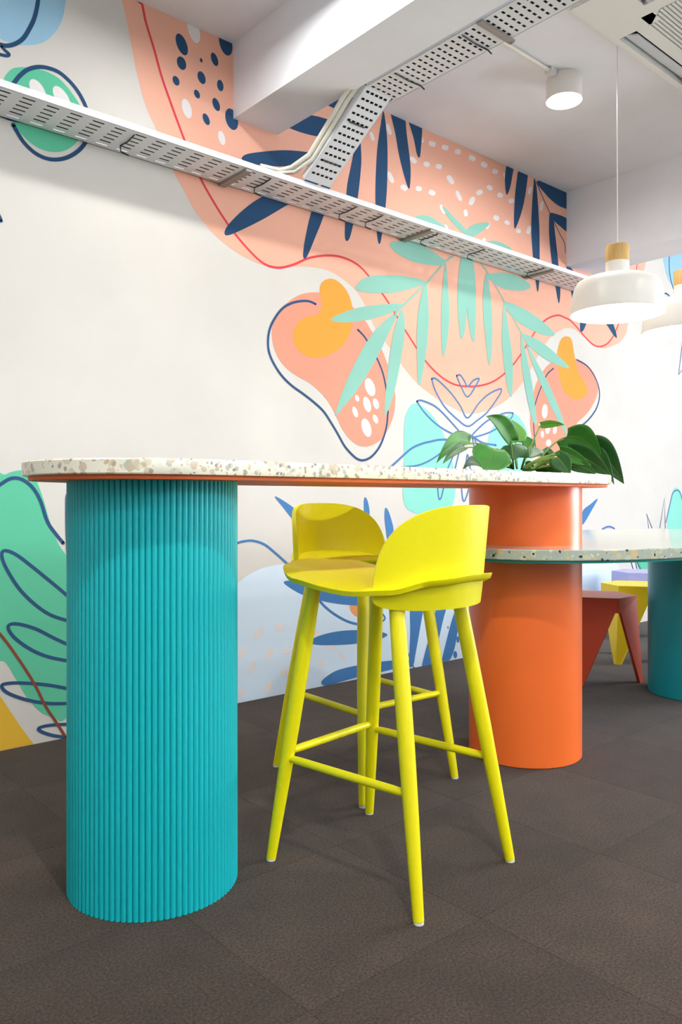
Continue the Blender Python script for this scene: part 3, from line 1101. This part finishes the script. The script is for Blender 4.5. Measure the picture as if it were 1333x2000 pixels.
for n in (0.62, 1.6):
    box('support_strut', (-.004, -n - .013, -.010), (W2 + .018, -n + .013, -.0005), M_GREY_METAL, tr2)
    tube('hanger_rod', [(W2 + .012, -n, -.015), (W2 + .012, -n, Z_CEIL - 2.722)], .004, M_GREY_METAL, tr2, 8)
for n in (0.16, 0.52):
    tube('cable_tie', [(.02, -n, -.003), (.10, -n + .004, -.004), (.17, -n - .002, -.004), (.185, -n - .01, -.018)], .0028, M_BLACK, tr2, 6)
for s in (.16, .36):
    p = e0 + dn * s - up3 * .004
    tube('cable_tie', [p + UX * .03, p + UX * .07, p + UX * .12], .003, M_BLACK, tr2, 6)

cb = thing('cable_bundle', 'dark grey cables lying side by side in the wall cable tray', 'cables', (-0.55, TN0, TZ), 0)
for k in range(7):
    r = .0125
    y = .020 + k * .0275
    tube('cable', [(0, y, r + .001), (1.2, y + .003, r + .001), (2.4, y - .002, r + .001), (3.15 if k in (1, 4) else 5.3, y, r + .001)], r, M_CABLE, cb, 8)
cb2 = thing('cable_bundle', 'dark grey cables lying in the tray along the ceiling beam', 'cables', (2.315, 2.50, 2.722), 0)
for k in range(6):
    r = .0115
    x = .016 + k * .0295
    xb = .014 + k * .0252
    tube('cable', [Vector((x, -3.9, r + .001)), Vector((x, -1, r + .001)), Vector((x, -.05, r + .001)), UX * x + (UZ + up3).normalized() * (r + .003), e0 + UX * xb + dn * .05 + up3 * (r + .001), e0 + UX * xb + dn * (L3 - .02) + up3 * (r + .001)], r, M_CABLE, cb2, 8)
for k in range(2):
    dx, dz = -.022 - .02 * k, .004 + .012 * k
    o = tube('cable', [Vector(p) for p in ((2.13 - .05 * k, 2.95, 2.442 + dz), (2.17, 2.925, 2.438 + dz), (2.25 + dx, 2.885, 2.45 + dz), (2.285 + dx, 2.80, 2.49 + dz), (2.30 + dx, 2.70, 2.585 + dz), (2.305 + dx, 2.59, 2.675 + dz), (2.318 + dx, 2.52, 2.735 + dz), (2.335, 2.44, 2.76 + dz), (2.34, 2.0, 2.765 + dz))], .011, M_CREAM_CABLE, None, 10)
    tag(o, ('cream cable rising tight against the edge of the sloping tray', 'cream cable rising outside its twin, further from the sloping tray')[k], 'cable', 'cream cables between the trays')

# ------------------------------------------------------------------ ceiling lamps
LZ = 2.94


def ceiling_lamp(u, n, label, group='round ceiling lamps'):
    r = thing('ceiling_lamp', label, 'lamp', (u, n, LZ), 0, group)
    lathe('lamp_body', [(.081, .004), (.087, 0), (.087, .105), (.082, Z_CEIL - LZ), (0, Z_CEIL - LZ)], M_SHADE, r, 40)
    lathe('lamp_body', [(.081, .004), (.081, .02)], M_SHADE, r, 40)
    lathe('diffuser', [(0, .004), (.081, .004)], M_LAMP, r, 40, smooth=None)
    return r


lamp = ceiling_lamp(3.445, 2.262, 'round white ceiling lamp glowing at the end of a thin conduit')
for u, n in ((-0.2, 2.262), (1.62, 2.262), (-1.3, .25), (.55, .25), (3.445, .25), (-.2, -1.95), (1.0, -1.95), (3.445, -1.95)):
    c = copy_tree(lamp)
    c.location = (u, n, LZ)
    c['label'] = 'round white ceiling lamp without a conduit, one of a grid over the room'


def added_spot(u, n, target, watts, what):  # invented fixtures, added to light columns and stools and sharpen the table shadows
    """added spotlight, out of view, with its own lamp"""
    r = thing('added_spotlight', 'small white added spotlight, out of view, aimed at ' + what, 'lamp', (u, n, Z_CEIL), 0, 'added spotlights aimed at the tables')
    d = (Vector(target) - Vector((u, n, Z_CEIL - .1))).normalized()
    lathe('mount', [(0, -.02), (.035, -.02), (.04, 0)], M_SHADE, r, 24)
    tube('stem', [(0, 0, -.02), (0, 0, -.08)], .008, M_SHADE, r, 8)
    c = Vector((0, 0, -.10))
    tube('head', [c - d * .07, c - d * .065, c + d * .03], [.025, .032, .036], M_SHADE, r, 20)
    L = bpy.data.lights.new('added_spot_lamp', 'SPOT')
    L.energy = watts
    L.spot_size = math.radians(75)
    L.spot_blend = .8
    L.shadow_soft_size = .03
    L.color = (1, .985, .955)
    o = bpy.data.objects.new('added_spot_lamp', L)
    COL.objects.link(o)
    o.parent = r
    o.location = c + d * .045
    o.rotation_euler = d.to_track_quat('-Z', 'Y').to_euler()


added_spot(.57, .29, (1.15, 1.8, .6), 95, 'the fluted teal column')
added_spot(.35, -1.3, (1.6, 1.8, .6), 75, 'the yellow bar stools')
added_spot(2.3, -.1, (2.5, 1.8, .5), 95, 'the orange column')
cd = thing('conduit', 'thin white conduit on the ceiling leading to the lit ceiling lamp', 'conduit', (2.52, 2.262, Z_CEIL - .011))
tube('pipe', [(0, 0, 0), (3.445 - .087 - 2.52, 0, 0)], .010, M_SHADE, cd, 10)
box('clip', (.14, -.016, -.012), (.155, .016, .011), M_WHITE_METAL, cd)
box('junction_piece', (3.445 - .135 - 2.52, -.02, -.016), (3.445 - .088 - 2.52, .02, .011), M_WHITE_METAL, cd)

# ------------------------------------------------------------------ pendant lamps


def pendant(u, n, zb, R, label):
    r = thing('pendant_lamp', label, 'lamp', (u, n, zb), 0, 'white pendant lamps over the oval table')
    k = R / 0.213
    sh = [(.212, 0), (.213, .004), (.206, .06), (.200, .105), (.193, .13), (.180, .150), (.155, .163), (.11, .171), (.058, .176), (.053, .184), (.0525, .242)]
    inner = [(.0, .168), (.11, .162), (.150, .154), (.174, .142), (.187, .125), (.195, .10), (.202, .05), (.209, .002), (.212, 0)]
    lathe('lamp_shade', [(a * k, b * k) for a, b in inner + sh[1:] + [(0, .242)]], M_SHADE, r, 64)
    o = lathe('wood_cap', [(0, .242 * k), (.0525 * k, .242 * k), (.0525 * k, .316 * k), (.050 * k, .32 * k), (0, .32 * k)], M_WOOD, r, 40)
    o['label'] = 'pale wooden cap'
    lathe('diffuser', [(0, .006 * k), (.2095 * k, .006 * k)], M_EMIT, r, 64, smooth=None)
    tube('cord', [(0, 0, .32 * k), (0, 0, Z_CEIL - zb)], .0026, M_SHADE, r, 8)
    return r


pendant(3.40, 1.946, 1.812, .213, 'white dome pendant lamp with wooden cap standing clear in front of the mural')
pendant(4.04, 1.933, 1.812, .213, 'white dome pendant lamp hanging past the first, over the far end of the oval table')

# ------------------------------------------------------------------ air conditioner cassette
ac = thing('air_conditioner', 'ivory ceiling cassette air conditioner with slatted central grille', 'air conditioner', (3.56, 1.375, 3.005))
PU, PN = .64, .511


def acbox(nm, u0, u1, n0, n1, z0, z1, m, parent=None, bevel=0):
    return box(nm, (u0, n0, z0), (u1, n1, z1), m, parent or ac, bevel)


GU, GN = .37, .342
bm = bmesh.new()
# panel ring around four vane slots and the grille
add_box(bm, (-PU, GN + .145, 0), (PU, PN, .05))
add_box(bm, (-PU, -PN, 0), (PU, -GN - .145, .05))
add_box(bm, (-PU, -GN - .145, 0), (-GU - .16, GN + .145, .05))
add_box(bm, (GU + .16, -GN - .145, 0), (PU, GN + .145, .05))
for sx in (-1, 1):
    for sy in (-1, 1):
        x0, x1 = sorted((sx * .295, sx * (GU + .16)))
        y0, y1 = sorted((sy * .29, sy * (GN + .145)))
        add_box(bm, (x0, y0, 0), (x1, y1, .05))
for s in (-1, 1):
    y0, y1 = sorted((s * GN, s * (GN + .06)))
    add_box(bm, (-.295, y0, 0), (.295, y1, .05))
    x0, x1 = sorted((s * GU, s * (GU + .07)))
    add_box(bm, (x0, -.29, 0), (x1, .29, .05))
from_bm('panel', bm, M_AC, ac)
bm = bmesh.new()
for s in (-1, 1):
    x0, x1 = sorted((s * PU, s * (PU + .012)))
    add_box(bm, (x0, -PN - .012, .006), (x1, PN + .012, .055))
    y0, y1 = sorted((s * PN, s * (PN + .012)))
    add_box(bm, (-PU, y0, .006), (PU, y1, .055))
from_bm('panel_edge', bm, M_AC, ac)
acbox('recess', -.60, .60, -.49, .49, .04, .0545, M_DARK)
for s in (-1, 1):
    for ax in (0, 1):
        bm = bmesh.new()
        if ax == 0:
            a, b = s * (GN + .068), s * (GN + .135)
            vs = [(-.27, a, -.004), (.285, a, -.004), (.285, b, .022), (-.27, b, .022)]
        else:
            a, b = s * (GU + .078), s * (GU + .150)
            vs = [(a, -.27, -.004), (a, .27, -.004), (b, .27, .022), (b, -.27, .022)]
        f = [bm.verts.new(v) for v in vs]
        g2 = [bm.verts.new((v[0], v[1], v[2] + .006)) for v in vs]
        bm.faces.new(f)
        bm.faces.new(g2)
        for i in range(4):
            bm.faces.new((f[i], f[(i + 1) % 4], g2[(i + 1) % 4], g2[i]))
        from_bm('air_vane', bm, M_VANE, ac)
grille = acbox('grille_frame', -.30, .30, -.02, .02, .012, .016, M_AC)
for k in range(38):
    y = -GN + .012 + k * (2 * GN - .024) / 37
    half = GU - .006 if abs(y) < GN - .085 else GU - .006 - (abs(y) - (GN - .085))
    acbox('grille_slat', -half, half, y - .0055, y + .0055, .001, .010, M_AC, grille)
for sx in (-1, 1):
    for sy in (-1, 1):
        bm = bmesh.new()
        tri = [(sx * GU, sy * GN), (sx * (GU - .085), sy * GN), (sx * GU, sy * (GN - .085))]
        a = [bm.verts.new((x, y, 0)) for x, y in tri]
        b = [bm.verts.new((x, y, .05)) for x, y in tri]
        bm.faces.new(a)
        bm.faces.new(b)
        for i in range(3):
            bm.faces.new((a[i], a[(i + 1) % 3], b[(i + 1) % 3], b[i]))
        from_bm('corner_plate', bm, M_AC, ac)
lathe('fan_inlet', [(.0, .03), (.17, .03), (.20, .036)], M_BLACK, ac, 40)

# ------------------------------------------------------------------ planter and plant
pl = thing('planter', 'low orange planter tray of soil set on the end of the bar table', 'planter', (2.44, 1.79, ZT))
ol = stadium(-.20, .20, 0, .10, 16)
bm = bmesh.new()
n = len(ol)


def ring(k, z):
    return [bm.verts.new((x + (0.0 if k == 1 else (-math.copysign(.006, x))), y * k, z)) for x, y in ol]


rs = [ring(1, 0.0005), ring(1, .011), ring(.94, .011), ring(.93, .005)]
for a, b in zip(rs, rs[1:]):
    for k in range(n):
        bm.faces.new((a[k], a[(k + 1) % n], b[(k + 1) % n], b[k]))
bm.faces.new(rs[0])
bm.faces.new(rs[-1])
from_bm('tray', bm, M_ORANGE_P, pl, 40)
bm = bmesh.new()
n0 = [bm.verts.new((x * .97, y * .92, .008 + random.uniform(-.002, .003))) for x, y in ol]
cv = bm.verts.new((0, 0, .014))
for k in range(n):
    bm.faces.new((n0[k], n0[(k + 1) % n], cv))
o = from_bm('soil', bm, M_SOIL, pl, 60)

plant = thing('leafy_plant', 'broad-leaved green plant trailing over the rounded end of the bar table', 'plant', (2.44, 1.79, ZT + .02))
PO = plant.location.copy()
VIEW = Vector((C_, S_, 0))
RIGHT = Vector((S_, -C_, 0))
zs_ = lambda x, y: (840 + .15 * x, 790 + .15 * y)
zt_ = lambda x, y: (1000 + .1725 * x, 790 + .1725 * y)


def plant_leaf(base, nb, tip, nt_, wpx, m, arch=0.12, tilt=0.3, fold=0.18, side=0.0, stem=None, e=1.0, heart=True):
    """base/tip in pixels, nb/nt_ the distance of each from the camera wall axis; wpx the apparent width"""
    b = at_n(*base, nb)
    t = at_n(*tip, nt_)
    ax = t - b
    L = ax.length
    dep = (b - Vector((0, 0, CAM_H))).dot(VIEW)
    w = 1.25 * wpx * dep / F_PX / 2
    d2 = (tip[0] - base[0], tip[1] - base[1])
    l2 = math.hypot(*d2) or 1
    perp = (RIGHT * (-d2[1] / l2) + Vector((0, 0, 1)) * (-d2[0] / l2)) * 1.0
    across = (perp + VIEW * tilt).normalized() * w * math.sqrt(1 + tilt * tilt)
    nrm = ax.normalized().cross(across.normalized()).normalized()
    if nrm.dot(VIEW) > 0:
        nrm = -nrm                                        # towards the viewer's side
    bulge = Vector((0, 0, 1)) * arch * L + perp * side * L
    bm = bmesh.new()
    NS, NT = 14, 8
    rows = []
    for i in range(NS + 1):
        s = i / NS
        prof = (math.sin(math.pi * min(1, (s * .93 + .07)) ** 0.72) ** 0.85) * (1 - .25 * s)
        prof = max(prof, 0.0)
        if i == NS:
            prof = 0.012
        mid = b + ax * s + bulge * (4 * s * (1 - s))
        row = []
        for j in range(-NT // 2, NT // 2 + 1):
            q = j / (NT / 2)
            back = -.10 * L * abs(q) ** 1.5 * (1 - s) ** 4 if heart else 0
            cup = fold * w * (abs(q) ** 1.3)
            wave = .03 * w * math.sin(7 * s + q * 2)
            p = mid + across * q * prof * 1.12 + ax.normalized() * back + nrm * (cup * prof + wave * abs(q))
            row.append(bm.verts.new(p - PO))
        rows.append(row)
    for r0, r1 in zip(rows, rows[1:]):
        for j in range(NT):
            bm.faces.new((r0[j], r0[j + 1], r1[j + 1], r1[j]))
    lf = from_bm('leaf', bm, m, plant, 80)
    md = lf.modifiers.new('thick', 'SOLIDIFY')
    md.thickness = 0.0012
    # midrib, a raised pale line
    pts = [b + ax * (i / 8) + bulge * (4 * (i / 8) * (1 - i / 8)) + nrm * .0006 - PO for i in range(9)]
    tube('midrib', pts, [.0016 * (1 - .08 * i) for i in range(9)], M_STEM, lf, 5)
    if stem:
        r0 = at_n(*stem[0], stem[1]) - PO
        r0.z = .004
        e_ = b - PO
        c = r0.lerp(e_, .5) + Vector((0, 0, .25 * (e_ - r0).length * (stem[2] if len(stem) > 2 else .5)))
        pts = [r0 * (1 - k) ** 2 + c * 2 * k * (1 - k) + e_ * k * k for k in [i / 8 for i in range(9)]]
        tube('stem', pts, [.0036 - .0001 * i for i in range(9)], M_STEM, plant, 7)


R1, R2, R3, R4 = (zs_(1090, 880), 1.78), (zt_(110, 770), 1.79), (zt_(60, 770), 1.75), (zt_(250, 770), 1.77)
plant_leaf(zs_(525, 505), 1.80, zs_(85, 762), 1.70, 26, M_LEAF, .10, .8, .5, stem=(*R1, .9))
plant_leaf(zs_(450, 560), 1.70, zs_(170, 770), 1.64, 15, M_LEAF_D, .06, .8, .3, stem=(*R1, .5))
plant_leaf(zs_(650, 800), 1.78, zs_(425, 850), 1.72, 17, M_LEAF_D, .12, 1.0, .3, stem=(*R1, .3))
plant_leaf(zs_(825, 580), 1.66, zs_(728, 882), 1.62, 58, M_LEAF, -.02, .15, .12, stem=(*R1, .6))
plant_leaf(zs_(950, 670), 1.80, zs_(790, 885), 1.74, 34, M_LEAF_L, .02, .4, .2, stem=(*R1, .3))
plant_leaf(zs_(1062, 520), 1.70, zs_(1092, 715), 1.65, 40, M_LEAF_D, .0, .5, -.35, stem=(*R1, .4))
plant_leaf(zs_(1062, 478), 1.80, zs_(733, 152), 1.72, 30, M_LEAF, .10, .5, .35, stem=(*R3, .2))
plant_leaf(zs_(1120, 490), 1.90, zs_(1075, 205), 1.92, 36, M_LEAF_L, .0, .3, .2, stem=(*R3, .2))
plant_leaf(zs_(1290, 560), 1.92, zs_(1265, 415), 1.94, 22, M_LEAF, .0, .3, .2, stem=(*R2, .2))
plant_leaf(zt_(195, 480), 1.70, zt_(205, 602), 1.64, 37, M_LEAF_D, .0, .6, -.4, stem=(*R2, .3))
plant_leaf(zt_(330, 228), 1.84, zt_(600, 230), 1.80, 11, M_LEAF_L, .05, 1.0, .4, stem=(*R2, .1))
plant_leaf(zt_(395, 600), 1.92, zt_(405, 478), 1.94, 25, M_LEAF_D, .0, .3, .2, stem=(*R4, .2))
plant_leaf(zt_(620, 368), 1.78, zt_(1035, 645), 1.66, 42, M_LEAF, .20, .6, .35, stem=(*R4, .7))
plant_leaf(zt_(820, 470), 1.74, zt_(1272, 898), 1.60, 44, M_LEAF_D, .16, .5, .3, stem=(*R4, .5))
plant_leaf(zt_(545, 520), 1.70, zt_(895, 692), 1.62, 20, M_LEAF, .02, .6, .5, stem=(*R4, .4))
plant_leaf(zt_(640, 530), 1.76, zt_(1110, 803), 1.62, 34, M_LEAF_D, .06, .6, .3, stem=(*R4, .4))
plant_leaf(zt_(520, 600), 1.68, zt_(665, 792), 1.62, 30, M_LEAF_D, .04, .4, .25, stem=(*R4, .4))
plant_leaf(zt_(690, 690), 1.68, zt_(962, 800), 1.60, 17, M_LEAF_D, .10, .6, .3, stem=(*R4, .3))
plant_leaf(zt_(880, 560), 1.72, zt_(1160, 905), 1.60, 24, M_LEAF_D, .22, .5, .3, stem=(*R4, .5))
plant_leaf(zt_(420, 690), 1.74, zt_(565, 775), 1.70, 17, M_LEAF, .1, .6, .3, stem=(*R4, .3))
plant_leaf(zt_(300, 700), 1.80, zt_(420, 770), 1.76, 16, M_LEAF_D, .1, .6, .3, stem=(*R4, .3))
for b_, nb_, t_, nt2, w_, m_ in ((zt_(150, 690), 1.84, zt_(270, 745), 1.80, 18, M_LEAF), (zt_(330, 610), 1.86, zt_(455, 600), 1.84, 20, M_LEAF_D), (zt_(560, 660), 1.80, zt_(450, 770), 1.74, 20, M_LEAF),
                                 (zt_(600, 560), 1.84, zt_(850, 620), 1.78, 26, M_LEAF_D), (zt_(760, 640), 1.78, zt_(900, 790), 1.66, 24, M_LEAF), (zt_(640, 600), 1.82, zt_(760, 770), 1.76, 26, M_LEAF_D)):
    plant_leaf(b_, nb_, t_, nt2, w_, m_, .06, .5, .25, stem=(*R4, .4))
for k, (x, y) in enumerate(((495, 565), (480, 590), (470, 610))):
    a = at_n(*zt_(120 + 20 * k, 740), 1.74) - PO
    b = at_n(*zt_(x, y), 1.70) - PO
    a.z = .004
    c = a.lerp(b, .5) + Vector((0, 0, .018))
    tube('stem', [a * (1 - q) ** 2 + c * 2 * q * (1 - q) + b * q * q for q in [i / 8 for i in range(9)]], .0034, M_STEM, plant, 7)
